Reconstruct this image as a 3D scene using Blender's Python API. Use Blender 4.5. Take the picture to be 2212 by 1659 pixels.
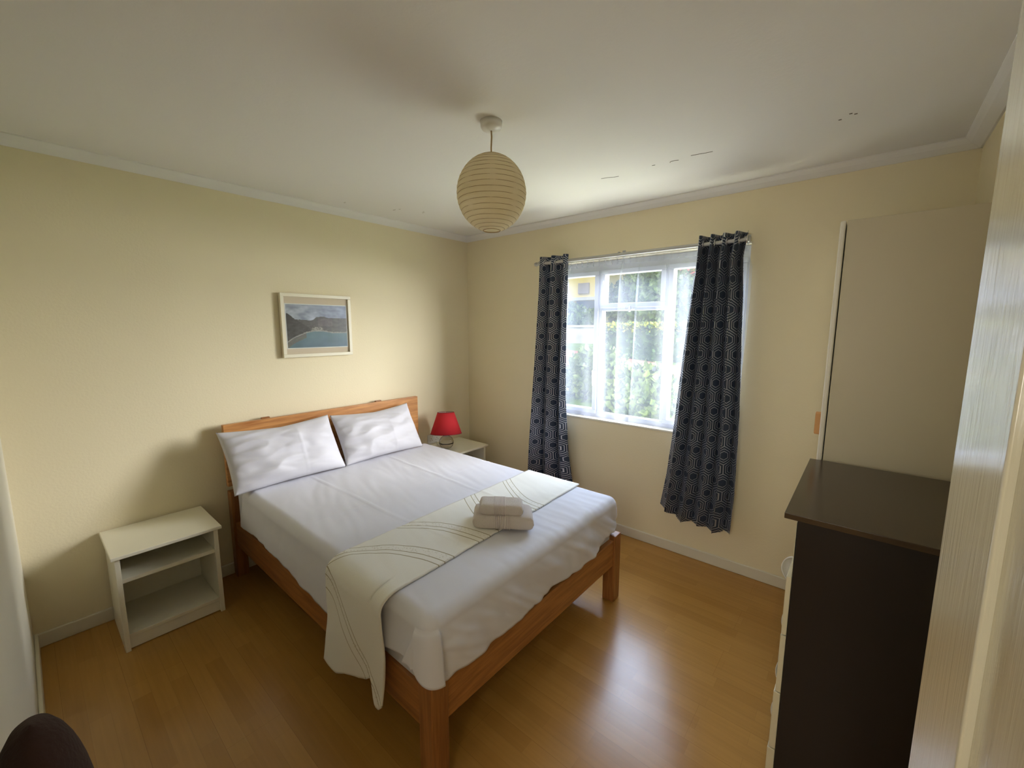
import bpy, bmesh, math, random
from mathutils import Vector, Matrix, noise, Euler
random.seed(7)
S = bpy.context.scene
for o in list(bpy.data.objects): bpy.data.objects.remove(o)
COL = S.collection

# ------------------------------------------------------------------ camera
FPX = 905.75
cam_d = bpy.data.cameras.new('camera'); cam = bpy.data.objects.new('camera', cam_d); COL.objects.link(cam)
cam_d.sensor_width = 36.0; cam_d.lens = FPX / 2212 * 36.0; cam_d.clip_start = 0.02; cam_d.clip_end = 300
CP = Vector((2.9792, -2.8486, 1.5631)); yaw, pit, rol = -0.7041, -0.1352, 0.0014
fw = Vector((math.sin(yaw)*math.cos(pit), math.cos(yaw)*math.cos(pit), math.sin(pit)))
rt = Vector((math.cos(yaw), -math.sin(yaw), 0)); up = rt.cross(fw)
r2 = math.cos(rol)*rt + math.sin(rol)*up; u2 = -math.sin(rol)*rt + math.cos(rol)*up
cam.matrix_world = Matrix(((r2.x, u2.x, -fw.x, CP.x), (r2.y, u2.y, -fw.y, CP.y), (r2.z, u2.z, -fw.z, CP.z), (0, 0, 0, 1)))
S.camera = cam

# ------------------------------------------------------------------ light
w = bpy.data.worlds.new('world'); S.world = w; w.use_nodes = True
bg = w.node_tree.nodes['Background']; bg.inputs[0].default_value = (0.72, 0.85, 1.0, 1); bg.inputs[1].default_value = 0.6
sun_d = bpy.data.lights.new('sun', 'SUN'); sun = bpy.data.objects.new('sun', sun_d); COL.objects.link(sun)
sun_d.energy = 2.4; sun_d.angle = 0.02; sun_d.color = (1, 0.95, 0.85)
sun.rotation_euler = Vector((0.35, 0.75, -0.85)).to_track_quat('-Z', 'Y').to_euler()
def area(name, loc, target, sx, sy, watts, color):
    d = bpy.data.lights.new(name, 'AREA'); d.shape = 'RECTANGLE'; d.size = sx; d.size_y = sy; d.energy = watts; d.color = color
    o = bpy.data.objects.new(name, d); COL.objects.link(o); o.location = loc
    o.rotation_euler = (Vector(target) - Vector(loc)).to_track_quat('-Z', 'Y').to_euler(); return o
area('sky_panel_above', (1.0, 2.15, 3.75), (1.2, -1.0, 3.2), 5.0, 2.5, 620, (0.60, 0.74, 1.0))  # unseen panel added outside, standing in for bright sky
area('sky_panel_side', (6.3, 3.9, 2.9), (1.5, 0.0, 1.4), 5.6, 3.4, 3100, (0.99, 0.98, 1.0))  # added panel out of view to the right, boosts daylight through the window
area('ground_bounce_fill', (1.9, 0.80, 0.34), (1.9, 0.0, 2.3), 2.6, 1.0, 92, (1.0, 0.96, 0.88))  # added upward fill lamp imitating light bounced off the ground
area('hallway_fill', (2.9, -4.35, 1.6), (2.9, -2.9, 1.3), 0.9, 1.6, 17, (1.0, 0.96, 0.88))  # fill lamp added behind the camera; no hallway source is known

S.view_settings.view_transform = 'Standard'; S.view_settings.look = 'None'
S.view_settings.gamma = 1; S.view_settings.use_curve_mapping = False
S.view_settings.exposure = 0.6

# ------------------------------------------------------------------ helpers
def lin(c):
    return tuple((x/255/12.92 if x/255 <= .04045 else ((x/255+.055)/1.055)**2.4) for x in c[:3]) + (1,)
def mat(name, rgb, rough=.6, metal=0, spec=.5, bump=0, bscale=200, mottle=0, mscale=3, coat=0):
    m = bpy.data.materials.new(name); m.use_nodes = True; nt = m.node_tree; b = nt.nodes['Principled BSDF']
    b.inputs['Base Color'].default_value = lin(rgb); b.inputs['Roughness'].default_value = rough
    b.inputs['Metallic'].default_value = metal; b.inputs['Specular IOR Level'].default_value = spec
    if coat: b.inputs['Coat Weight'].default_value = coat; b.inputs['Coat Roughness'].default_value = .15
    tc = nt.nodes.new('ShaderNodeTexCoord')
    if bump:
        n = nt.nodes.new('ShaderNodeTexNoise'); n.inputs['Scale'].default_value = bscale; n.inputs['Detail'].default_value = 3
        bu = nt.nodes.new('ShaderNodeBump'); bu.inputs['Strength'].default_value = bump; bu.inputs['Distance'].default_value = .002
        nt.links.new(tc.outputs['Object'], n.inputs['Vector']); nt.links.new(n.outputs['Fac'], bu.inputs['Height'])
        nt.links.new(bu.outputs['Normal'], b.inputs['Normal'])
    if mottle:
        n = nt.nodes.new('ShaderNodeTexNoise'); n.inputs['Scale'].default_value = mscale; n.inputs['Detail'].default_value = 4
        r = nt.nodes.new('ShaderNodeMapRange'); r.inputs['To Min'].default_value = 1-mottle; r.inputs['To Max'].default_value = 1+mottle
        h = nt.nodes.new('ShaderNodeHueSaturation'); h.inputs['Color'].default_value = lin(rgb)
        nt.links.new(tc.outputs['Object'], n.inputs['Vector']); nt.links.new(n.outputs['Fac'], r.inputs['Value'])
        nt.links.new(r.outputs['Result'], h.inputs['Value']); nt.links.new(h.outputs['Color'], b.inputs['Base Color'])
    return m
def N(nt, t, **k):
    n = nt.nodes.new('ShaderNode'+t)
    for a, v in k.items():
        if hasattr(n, a): setattr(n, a, v)
    return n
def M(nt, op, a, b=None, c=None):
    n = nt.nodes.new('ShaderNodeMath'); n.operation = op
    for i, v in enumerate((a, b, c)):
        if v is None: continue
        if isinstance(v, (int, float)): n.inputs[i].default_value = v
        else: nt.links.new(v, n.inputs[i])
    return n.outputs[0]

class MB:
    def __init__(s): s.v = []; s.f = []; s.uv = {}; s.smooth = False; s.fc = []
    def box(s, x0, x1, y0, y1, z0, z1):
        i = len(s.v); s.v += [(x, y, z) for z in (z0, z1) for y in (y0, y1) for x in (x0, x1)]
        s.f += [(i, i+2, i+3, i+1), (i+4, i+5, i+7, i+6), (i, i+1, i+5, i+4), (i+2, i+6, i+7, i+3), (i, i+4, i+6, i+2), (i+1, i+3, i+7, i+5)]
        return s
    def obox(s, c, ex, ey, ez):
        c = Vector(c); ex = Vector(ex); ey = Vector(ey); ez = Vector(ez); i = len(s.v)
        s.v += [tuple(c + a*ex + b*ey + d*ez) for d in (-.5, .5) for b in (-.5, .5) for a in (-.5, .5)]
        s.f += [(i, i+2, i+3, i+1), (i+4, i+5, i+7, i+6), (i, i+1, i+5, i+4), (i+2, i+6, i+7, i+3), (i, i+4, i+6, i+2), (i+1, i+3, i+7, i+5)]
        return s
    def prism(s, pts, axis, a, b):   # pts in the two other axes (cyclic order), extruded along axis from a to b
        i = len(s.v); n = len(pts)
        for t in (a, b):
            for p in pts:
                q = [0, 0, 0]; q[axis] = t; q[(axis+1) % 3] = p[0]; q[(axis+2) % 3] = p[1]; s.v.append(tuple(q))
        s.f.append(tuple(i+k for k in reversed(range(n)))); s.f.append(tuple(i+n+k for k in range(n)))
        for k in range(n): s.f.append((i+k, i+(k+1) % n, i+n+(k+1) % n, i+n+k))
        return s
    def tube(s, pts, r, seg=12, caps=True):
        pts = [Vector(p) for p in pts]; i = len(s.v); n = len(pts)
        for k, p in enumerate(pts):
            d = (pts[min(k+1, n-1)] - pts[max(k-1, 0)]).normalized()
            a = Vector((0, 0, 1)) if abs(d.z) < .9 else Vector((1, 0, 0))
            x = d.cross(a).normalized(); y = d.cross(x).normalized(); rr = r[k] if isinstance(r, (list, tuple)) else r
            for j in range(seg):
                t = 2*math.pi*j/seg; s.v.append(tuple(p + x*rr*math.cos(t) + y*rr*math.sin(t)))
        for k in range(n-1):
            for j in range(seg):
                a = i+k*seg+j; b = i+k*seg+(j+1) % seg; s.f.append((a, b, b+seg, a+seg))
        if caps: s.f.append(tuple(i+j for j in reversed(range(seg)))); s.f.append(tuple(i+(n-1)*seg+j for j in range(seg)))
        return s
    def lathe(s, prof, c, seg=48, M3=None, close=False):
        i = len(s.v); c = Vector(c)
        for r, z in prof:
            for j in range(seg):
                t = 2*math.pi*j/seg; p = Vector((r*math.cos(t), r*math.sin(t), z))
                if M3: p = M3 @ p
                s.v.append(tuple(c+p))
        n = len(prof)
        for k in range(n if close else n-1):
            k2 = (k+1) % n
            for j in range(seg): s.f.append((i+k*seg+j, i+k*seg+(j+1) % seg, i+k2*seg+(j+1) % seg, i+k2*seg+j))
        return s
    def torus(s, c, R, r, ax, seg=20, sg=8):
        ax = Vector(ax).normalized(); a = Vector((0, 0, 1)) if abs(ax.z) < .9 else Vector((1, 0, 0))
        x = ax.cross(a).normalized(); y = ax.cross(x); i = len(s.v); c = Vector(c)
        for k in range(seg):
            t = 2*math.pi*k/seg; d = x*math.cos(t)+y*math.sin(t)
            for j in range(sg):
                q = 2*math.pi*j/sg; s.v.append(tuple(c + d*(R+r*math.cos(q)) + ax*r*math.sin(q)))
        for k in range(seg):
            for j in range(sg):
                s.f.append((i+k*sg+j, i+((k+1) % seg)*sg+j, i+((k+1) % seg)*sg+(j+1) % sg, i+k*sg+(j+1) % sg))
        return s
    def grid(s, nu, nv, fn, uvfn=None, wrap=False):
        i = len(s.v)
        for a in range(nu):
            for b in range(nv): s.v.append(tuple(fn(a/(nu-(0 if wrap else 1)), b/(nv-1))))
        for a in range(nu if wrap else nu-1):
            a2 = (a+1) % nu
            for b in range(nv-1):
                s.f.append((i+a*nv+b, i+a2*nv+b, i+a2*nv+b+1, i+a*nv+b+1))
        if uvfn:
            for a in range(nu):
                for b in range(nv): s.uv[i+a*nv+b] = uvfn(a/(nu-1), b/(nv-1))
        return s

def origin(o):
    while o.parent: o = o.parent
    return Vector(o.location)
def tag(o, label=None, cat=None, group=None, kind=None):
    if label: o['label'] = label
    if cat: o['category'] = cat
    if group: o['group'] = group
    if kind: o['kind'] = kind
    return o
def thing(name, loc, label, cat, group=None):
    o = bpy.data.objects.new(name, None); COL.objects.link(o); o.location = loc; o.empty_display_size = .1
    return tag(o, label, cat, group)
def obj(name, mb, material, parent=None, bevel=0, smooth=False, org=None, solid=0, segs=2, recalc=True):
    o0 = origin(parent) if parent else Vector(org or (0, 0, 0))
    me = bpy.data.meshes.new(name); me.from_pydata([tuple(Vector(v)-o0) for v in mb.v], [], mb.f)
    if mb.uv:
        l = me.uv_layers.new(name='UVMap')
        for p in me.polygons:
            for li in p.loop_indices: l.data[li].uv = mb.uv.get(me.loops[li].vertex_index, (0, 0))
    if recalc:
        bm = bmesh.new(); bm.from_mesh(me); bmesh.ops.recalc_face_normals(bm, faces=bm.faces); bm.to_mesh(me); bm.free()
    me.materials.append(material)
    if smooth: me.shade_smooth()
    o = bpy.data.objects.new(name, me); COL.objects.link(o)
    if parent: o.parent = parent
    else: o.location = o0
    if solid:
        m = o.modifiers.new('thickness', 'SOLIDIFY'); m.thickness = solid; m.offset = 0
    if bevel:
        m = o.modifiers.new('bevel', 'BEVEL'); m.width = bevel; m.segments = segs; m.limit_method = 'ANGLE'; m.angle_limit = .6
        m.harden_normals = True
        me.shade_smooth()
    return o
def sm(a, b, x):
    t = max(0, min(1, (x-a)/(b-a))); return t*t*(3-2*t)
def interp(pts, x):
    if x <= pts[0][0]: return pts[0][1]
    for (a, fa), (b, fb) in zip(pts, pts[1:]):
        if x <= b: return fa+(fb-fa)*(x-a)/(b-a)
    return pts[-1][1]
def nz(x, y, z=0): return noise.noise(Vector((x, y, z)))

# ------------------------------------------------------------------ materials
m_wall = mat('cream_wall_paint', (240, 227, 191), .75, bump=.35, bscale=90, mottle=.02, mscale=1.5)
m_wallw = mat('offwhite_wall_paint', (232, 226, 205), .7, bump=.3, bscale=90)
m_ceil = mat('white_ceiling_paint', (238, 235, 228), .85, bump=.25, bscale=70, mottle=.015, mscale=2)
m_trim = mat('white_gloss_trim', (228, 221, 200), .4, bump=.1, bscale=60)
m_white = mat('white_painted_chipboard', (244, 238, 214), .38, bump=.05, bscale=60)
m_ward = mat('cream_laminate', (205, 194, 165), .45)
m_wardedge = mat('white_edge_band', (238, 232, 215), .4)
m_sheet = mat('white_cotton_sheet', (224, 223, 230), .75, bump=.12, bscale=35)
m_matt = mat('white_mattress_cloth', (215, 215, 220), .85, bump=.2, bscale=120)
m_pillow = mat('white_cotton_pillowcase', (206, 204, 209), .6, bump=.06, bscale=60)
m_towel = mat('beige_terry_cotton', (224, 213, 204), .95, bump=1.6, bscale=420)
m_towelb = mat('beige_woven_band', (222, 209, 202), .7, bump=.4, bscale=500)
m_frame = mat('ivory_picture_frame', (240, 232, 205), .35)
m_matb = mat('beige_mount_board', (226, 206, 178), .8)
m_upvc = mat('white_upvc', (212, 216, 228), .3)
m_rod = mat('brushed_grey_metal', (186, 184, 180), .35, metal=.6)
m_chrome = mat('chrome', (225, 225, 228), .12, metal=1)
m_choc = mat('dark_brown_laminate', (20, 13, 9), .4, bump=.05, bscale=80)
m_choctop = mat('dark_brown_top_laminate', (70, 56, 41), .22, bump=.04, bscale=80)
m_cream = mat('cream_drawer_front', (222, 212, 180), .4)
m_red = mat('red_lampshade_fabric', (205, 38, 46), .85, bump=.3, bscale=400)
m_shadein = mat('pale_shade_lining', (225, 200, 190), .8)
m_plastic = mat('white_plastic', (232, 230, 222), .35)
m_dark = mat('dark_slot', (30, 28, 26), .6)
m_orange = mat('orange_wood_handle', (216, 160, 100), .5)
m_blur = mat('dark_brown_blur', (58, 38, 32), .95, bump=1, bscale=150)

def wood_mat(name, c1, c2, scale=(1, 1, 1), rough=.35, axis=0):
    m = bpy.data.materials.new(name); m.use_nodes = True; nt = m.node_tree; b = nt.nodes['Principled BSDF']
    tc = N(nt, 'TexCoord'); mp = N(nt, 'Mapping'); nt.links.new(tc.outputs['Object'], mp.inputs[0])
    sc = [14, 14, 14]; sc[axis] = 1.1; mp.inputs['Scale'].default_value = sc
    n = N(nt, 'TexNoise'); n.inputs['Scale'].default_value = 2.2; n.inputs['Detail'].default_value = 6; n.inputs['Distortion'].default_value = 1.2
    n2 = N(nt, 'TexNoise'); n2.inputs['Scale'].default_value = 9; n2.inputs['Detail'].default_value = 3
    nt.links.new(mp.outputs[0], n.inputs['Vector']); nt.links.new(mp.outputs[0], n2.inputs['Vector'])
    v = M(nt, 'ADD', M(nt, 'MULTIPLY', n.outputs['Fac'], .75), M(nt, 'MULTIPLY', n2.outputs['Fac'], .3))
    r = N(nt, 'ValToRGB'); nt.links.new(v, r.inputs['Fac'])
    r.color_ramp.elements[0].position = .36; r.color_ramp.elements[0].color = lin(c1)
    r.color_ramp.elements[1].position = .66; r.color_ramp.elements[1].color = lin(c2)
    nt.links.new(r.outputs['Color'], b.inputs['Base Color']); b.inputs['Roughness'].default_value = rough
    bu = N(nt, 'Bump'); bu.inputs['Strength'].default_value = .12; bu.inputs['Distance'].default_value = .002
    nt.links.new(v, bu.inputs['Height']); nt.links.new(bu.outputs['Normal'], b.inputs['Normal'])
    return m
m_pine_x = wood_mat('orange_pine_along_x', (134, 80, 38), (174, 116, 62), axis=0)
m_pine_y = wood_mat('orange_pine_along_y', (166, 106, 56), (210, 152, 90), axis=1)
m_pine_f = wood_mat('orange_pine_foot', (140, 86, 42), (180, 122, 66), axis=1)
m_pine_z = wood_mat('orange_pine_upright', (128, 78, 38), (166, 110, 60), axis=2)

def floor_mat():
    m = bpy.data.materials.new('oak_laminate'); m.use_nodes = True; nt = m.node_tree; b = nt.nodes['Principled BSDF']
    tc = N(nt, 'TexCoord')
    br = N(nt, 'TexBrick'); nt.links.new(tc.outputs['Object'], br.inputs['Vector'])
    br.offset = .37; br.inputs['Scale'].default_value = 1; br.inputs['Brick Width'].default_value = .46; br.inputs['Row Height'].default_value = .064
    br.inputs['Mortar Size'].default_value = .0006; br.inputs['Mortar Smooth'].default_value = .3; br.inputs['Bias'].default_value = 0
    br.inputs['Color1'].default_value = lin((175, 128, 63)); br.inputs['Color2'].default_value = lin((186, 139, 71)); br.inputs['Mortar'].default_value = lin((168, 125, 66))
    br2 = N(nt, 'TexBrick'); nt.links.new(tc.outputs['Object'], br2.inputs['Vector'])
    br2.offset = .5; br2.inputs['Scale'].default_value = 1; br2.inputs['Brick Width'].default_value = 1.285; br2.inputs['Row Height'].default_value = .192
    br2.inputs['Mortar Size'].default_value = .0009; br2.inputs['Color1'].default_value = (1, 1, 1, 1); br2.inputs['Color2'].default_value = (.96, .955, .94, 1); br2.inputs['Mortar'].default_value = (.84, .80, .75, 1)
    mp = N(nt, 'Mapping'); mp.inputs['Scale'].default_value = (2.2, 40, 1); nt.links.new(tc.outputs['Object'], mp.inputs[0])
    n = N(nt, 'TexNoise'); n.inputs['Scale'].default_value = 1.6; n.inputs['Detail'].default_value = 6; nt.links.new(mp.outputs[0], n.inputs['Vector'])
    mr = N(nt, 'MapRange'); mr.inputs['To Min'].default_value = .86; mr.inputs['To Max'].default_value = 1.12; nt.links.new(n.outputs['Fac'], mr.inputs['Value'])
    x = N(nt, 'Mix', data_type='RGBA', blend_type='MULTIPLY'); x.inputs[0].default_value = 1
    nt.links.new(br.outputs['Color'], x.inputs[6]); nt.links.new(br2.outputs['Color'], x.inputs[7])
    h = N(nt, 'HueSaturation'); nt.links.new(x.outputs[2], h.inputs['Color']); nt.links.new(mr.outputs[0], h.inputs['Value'])
    nt.links.new(h.outputs[0], b.inputs['Base Color']); b.inputs['Roughness'].default_value = .3; b.inputs['Specular IOR Level'].default_value = .46
    n3 = N(nt, 'TexNoise'); n3.inputs['Scale'].default_value = 7; nt.links.new(tc.outputs['Object'], n3.inputs['Vector'])
    mr3 = N(nt, 'MapRange'); mr3.inputs['To Min'].default_value = .19; mr3.inputs['To Max'].default_value = .27; nt.links.new(n3.outputs['Fac'], mr3.inputs['Value'])
    nt.links.new(mr3.outputs[0], b.inputs['Roughness'])
    bu = N(nt, 'Bump'); bu.inputs['Strength'].default_value = .06; bu.inputs['Distance'].default_value = .002
    nt.links.new(n.outputs['Fac'], bu.inputs['Height']); nt.links.new(bu.outputs['Normal'], b.inputs['Normal'])
    return m
m_floor = floor_mat()

def hex_curtain_mat():
    m = bpy.data.materials.new('navy_hexagon_curtain_cloth'); m.use_nodes = True; nt = m.node_tree; b = nt.nodes['Principled BSDF']
    uv = N(nt, 'TexCoord'); sep = N(nt, 'SeparateXYZ'); nt.links.new(uv.outputs['UV'], sep.inputs[0])
    W = .102
    x = M(nt, 'DIVIDE', sep.outputs[0], W); y = M(nt, 'DIVIDE', sep.outputs[1], W)
    H3 = 1.7320508
    def cell(ox, oy):
        ax = M(nt, 'ABSOLUTE', M(nt, 'SUBTRACT', M(nt, 'FLOORED_MODULO', M(nt, 'ADD', x, ox+100), 1.0), .5))
        ay = M(nt, 'ABSOLUTE', M(nt, 'SUBTRACT', M(nt, 'FLOORED_MODULO', M(nt, 'ADD', y, oy+100*H3), H3), H3/2))
        return M(nt, 'MAXIMUM', ax, M(nt, 'ADD', M(nt, 'MULTIPLY', ax, .5), M(nt, 'MULTIPLY', ay, .8660254)))
    d = M(nt, 'MINIMUM', cell(0, 0), cell(.5, H3/2))
    def line(r, wd): return M(nt, 'LESS_THAN', M(nt, 'ABSOLUTE', M(nt, 'SUBTRACT', d, r)), wd)
    l = M(nt, 'MAXIMUM', M(nt, 'MAXIMUM', line(.5, .021), line(.365, .018)), line(.235, .018))
    mx = N(nt, 'Mix', data_type='RGBA'); nt.links.new(l, mx.inputs[0]); mx.inputs[6].default_value = lin((30, 46, 68)); mx.inputs[7].default_value = lin((196, 198, 204))
    nt.links.new(mx.outputs[2], b.inputs['Base Color'])
    nt.links.new(M(nt, 'MULTIPLY', l, .75), b.inputs['Metallic'])
    nt.links.new(M(nt, 'SUBTRACT', .62, M(nt, 'MULTIPLY', l, .24)), b.inputs['Roughness'])
    b.inputs['Sheen Weight'].default_value = .15
    return m
m_curt = hex_curtain_mat()

def sheer_mat():
    m = bpy.data.materials.new('white_voile'); m.use_nodes = True; nt = m.node_tree; nt.nodes.clear()
    out = N(nt, 'OutputMaterial'); tr = N(nt, 'BsdfTransparent'); tl = N(nt, 'BsdfTranslucent'); df = N(nt, 'BsdfDiffuse')
    tr.inputs[0].default_value = (1, 1, 1, 1); tl.inputs[0].default_value = (.36, .385, .46, 1); df.inputs[0].default_value = (.62, .63, .68, 1)
    a = N(nt, 'MixShader'); a.inputs[0].default_value = .5; nt.links.new(tl.outputs[0], a.inputs[1]); nt.links.new(df.outputs[0], a.inputs[2])
    mx = N(nt, 'MixShader'); lw = N(nt, 'LayerWeight'); lw.inputs['Blend'].default_value = .35
    # small woven squares scattered over the cloth
    uv = N(nt, 'TexCoord'); sep = N(nt, 'SeparateXYZ'); nt.links.new(uv.outputs['UV'], sep.inputs[0])
    def sq(px, py, ox, oy):
        a1 = M(nt, 'LESS_THAN', M(nt, 'FLOORED_MODULO', M(nt, 'ADD', sep.outputs[0], ox+10), px), .022)
        b1 = M(nt, 'LESS_THAN', M(nt, 'FLOORED_MODULO', M(nt, 'ADD', sep.outputs[1], oy+10), py), .026)
        return M(nt, 'MULTIPLY', a1, b1)
    s = M(nt, 'MAXIMUM', sq(.31, .41, 0, 0), sq(.31, .41, .15, .2))
    f = M(nt, 'ADD', M(nt, 'ADD', M(nt, 'MULTIPLY', lw.outputs['Facing'], .24), .30), M(nt, 'MULTIPLY', s, .14))
    nt.links.new(f, mx.inputs[0]); nt.links.new(tr.outputs[0], mx.inputs[1]); nt.links.new(a.outputs[0], mx.inputs[2])
    nt.links.new(mx.outputs[0], out.inputs['Surface']); return m
m_sheer = sheer_mat()
def pane_mat():
    m = bpy.data.materials.new('window_glass'); m.use_nodes = True; nt = m.node_tree; nt.nodes.clear()
    out = N(nt, 'OutputMaterial'); tr = N(nt, 'BsdfTransparent'); gl = N(nt, 'BsdfGlossy'); gl.inputs['Roughness'].default_value = .02
    fr = N(nt, 'Fresnel'); fr.inputs[0].default_value = 1.45; mx = N(nt, 'MixShader'); tr.inputs[0].default_value = (.97, .98, .98, 1)
    ge = N(nt, 'NewGeometry')
    nt.links.new(M(nt, 'MULTIPLY', fr.outputs[0], M(nt, 'SUBTRACT', 1.0, ge.outputs['Backfacing'])), mx.inputs[0]); nt.links.new(tr.outputs[0], mx.inputs[1]); nt.links.new(gl.outputs[0], mx.inputs[2])
    nt.links.new(mx.outputs[0], out.inputs['Surface']); return m
m_pane = pane_mat()
def glass_mat():
    m = bpy.data.materials.new('smoky_clear_glass'); m.use_nodes = True; b = m.node_tree.nodes['Principled BSDF']
    b.inputs['Base Color'].default_value = (.86, .84, .8, 1); b.inputs['Transmission Weight'].default_value = 1; b.inputs['Roughness'].default_value = .03
    b.inputs['IOR'].default_value = 1.45; return m
m_glass = glass_mat()
def paper_mat():
    m = bpy.data.materials.new('cream_rice_paper'); m.use_nodes = True; nt = m.node_tree; nt.nodes.clear()
    out = N(nt, 'OutputMaterial'); a = N(nt, 'BsdfDiffuse'); t = N(nt, 'BsdfTranslucent'); mx = N(nt, 'MixShader'); mx.inputs[0].default_value = .45
    tc = N(nt, 'TexCoord'); n = N(nt, 'TexNoise'); n.inputs['Scale'].default_value = 30; n.inputs['Detail'].default_value = 5
    nt.links.new(tc.outputs['Object'], n.inputs['Vector'])
    r = N(nt, 'ValToRGB'); r.color_ramp.elements[0].color = lin((248, 236, 204)); r.color_ramp.elements[1].color = lin((252, 243, 218))
    nt.links.new(n.outputs['Fac'], r.inputs[0]); nt.links.new(r.outputs[0], a.inputs[0]); nt.links.new(r.outputs[0], t.inputs[0])
    nt.links.new(a.outputs[0], mx.inputs[1]); nt.links.new(t.outputs[0], mx.inputs[2]); nt.links.new(mx.outputs[0], out.inputs[0]); return m
m_paper = paper_mat()
m_wire = mat('bamboo_wire', (176, 146, 98), .6)
def runner_mat():
    m = bpy.data.materials.new('cream_quilted_runner_cloth'); m.use_nodes = True; nt = m.node_tree; b = nt.nodes['Principled BSDF']
    uv = N(nt, 'TexCoord'); sep = N(nt, 'SeparateXYZ'); nt.links.new(uv.outputs['UV'], sep.inputs[0])
    U, V = sep.outputs[0], sep.outputs[1]
    # five groups of curved stitched lines crossing the strip, U 0..1 across, V metres along
    V = M(nt, 'ADD', V, M(nt, 'MULTIPLY', M(nt, 'SINE', M(nt, 'MULTIPLY', U, 6.0)), .006))
    iu = M(nt, 'SUBTRACT', 1.0, U); iu2 = M(nt, 'MULTIPLY', iu, iu); uu = M(nt, 'POWER', M(nt, 'MAXIMUM', U, 0.0), 1.4)
    l = band = None
    for base, k, q, offs_ in ((1.085, .25, iu2, (-.05, 0, .032)), (.855, .16, iu2, (-.045, 0, .03)), (.70, -.15, iu2, (-.03, 0, .05)), (.42, -.18, iu2, (-.04, 0, .03)), (1.42, .40, uu, (-.05, -.02, .04))):
        F = M(nt, 'SUBTRACT', V, M(nt, 'ADD', M(nt, 'MULTIPLY', q, k), base))
        for o_ in offs_:
            t = M(nt, 'LESS_THAN', M(nt, 'ABSOLUTE', M(nt, 'SUBTRACT', F, o_)), .0024); l = t if l is None else M(nt, 'MAXIMUM', l, t)
        t = M(nt, 'LESS_THAN', M(nt, 'ABSOLUTE', M(nt, 'SUBTRACT', F, offs_[0]/2)), abs(offs_[0])/2-.004); band = t if band is None else M(nt, 'MAXIMUM', band, t)
    vo = N(nt, 'TexVoronoi'); vo.inputs['Scale'].default_value = 95; nt.links.new(uv.outputs['Object'], vo.inputs['Vector'])
    sp = M(nt, 'MULTIPLY', band, M(nt, 'LESS_THAN', vo.outputs['Distance'], .28))
    mx = N(nt, 'Mix', data_type='RGBA'); mx.inputs[6].default_value = lin((243, 240, 230)); mx.inputs[7].default_value = lin((176, 163, 132))
    nt.links.new(M(nt, 'MAXIMUM', l, M(nt, 'MULTIPLY', sp, .35)), mx.inputs[0]); nt.links.new(mx.outputs[2], b.inputs['Base Color'])
    b.inputs['Roughness'].default_value = .9
    n = N(nt, 'TexNoise'); n.inputs['Scale'].default_value = 260; nt.links.new(uv.outputs['Object'], n.inputs['Vector'])
    h = M(nt, 'SUBTRACT', M(nt, 'ADD', M(nt, 'MULTIPLY', n.outputs['Fac'], .35), M(nt, 'MULTIPLY', sp, .5)), M(nt, 'MULTIPLY', l, 1.0))
    bu = N(nt, 'Bump'); bu.inputs['Strength'].default_value = .6; bu.inputs['Distance'].default_value = .002
    nt.links.new(h, bu.inputs['Height']); nt.links.new(bu.outputs[0], b.inputs['Normal']); return m
m_runner = runner_mat()
def door_mat():
    m = bpy.data.materials.new('white_woodgrain_gloss_paint'); m.use_nodes = True; nt = m.node_tree; b = nt.nodes['Principled BSDF']
    b.inputs['Base Color'].default_value = lin((204, 197, 172)); b.inputs['Roughness'].default_value = .13; b.inputs['Specular IOR Level'].default_value = .8; b.inputs['Coat Weight'].default_value = 1; b.inputs['Coat Roughness'].default_value = .12
    tc = N(nt, 'TexCoord'); mp = N(nt, 'Mapping'); mp.inputs['Scale'].default_value = (260, 260, 9); nt.links.new(tc.outputs['Object'], mp.inputs[0])
    n = N(nt, 'TexNoise'); n.inputs['Scale'].default_value = 1; n.inputs['Detail'].default_value = 4; n.inputs['Distortion'].default_value = .6
    nt.links.new(mp.outputs[0], n.inputs['Vector'])
    bu = N(nt, 'Bump'); bu.inputs['Strength'].default_value = .4; bu.inputs['Distance'].default_value = .0014
    nt.links.new(n.outputs['Fac'], bu.inputs['Height']); nt.links.new(bu.outputs[0], b.inputs['Normal']); return m
m_door = door_mat()
def flat(name, c, rough=.8, mottle=.15, sc=4): return mat(name, c, rough, mottle=mottle, mscale=sc)

# ------------------------------------------------------------------ room shell
W, L, CZ, T = 3.283, 2.94, 2.392, .16
def struct(name, mb, m, **k):
    o = obj(name, mb, m, **k); o['kind'] = 'structure'; return o
struct('floor', MB().box(-T, W+T, -L-1.5, T*.9, -.1, 0), m_floor)
struct('ceiling', MB().box(-T, W+T, -L-1.5, T+.25, CZ, CZ+.15), m_ceil)
struct('wall_left', MB().box(-T, 0, -L-1.5, T, 0, CZ), m_wall)                 # headboard wall
OX0, OX1, OZ0, OZ1 = .955, 2.40, .855, 2.055
struct('wall_back', MB().box(0, OX0, 0, T, 0, CZ).box(OX1, W, 0, T, 0, CZ).box(OX0, OX1, 0, T, 0, OZ0).box(OX0, OX1, 0, T, OZ1, CZ), m_wall)
struct('wall_right', MB().box(W, W+T, -L-1.5, T, 0, CZ), m_wall)
DX0, DX1 = 2.38, 3.205
struct('wall_front', MB().box(0, DX0, -L-.11, -L, 0, CZ).box(DX1, W, -L-.11, -L, 0, CZ).box(DX0, DX1, -L-.11, -L, 2.05, CZ), m_wallw)
struct('wall_hallway', MB().box(-T, W+T, -L-1.62, -L-1.5, 0, CZ), m_wallw)
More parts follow.
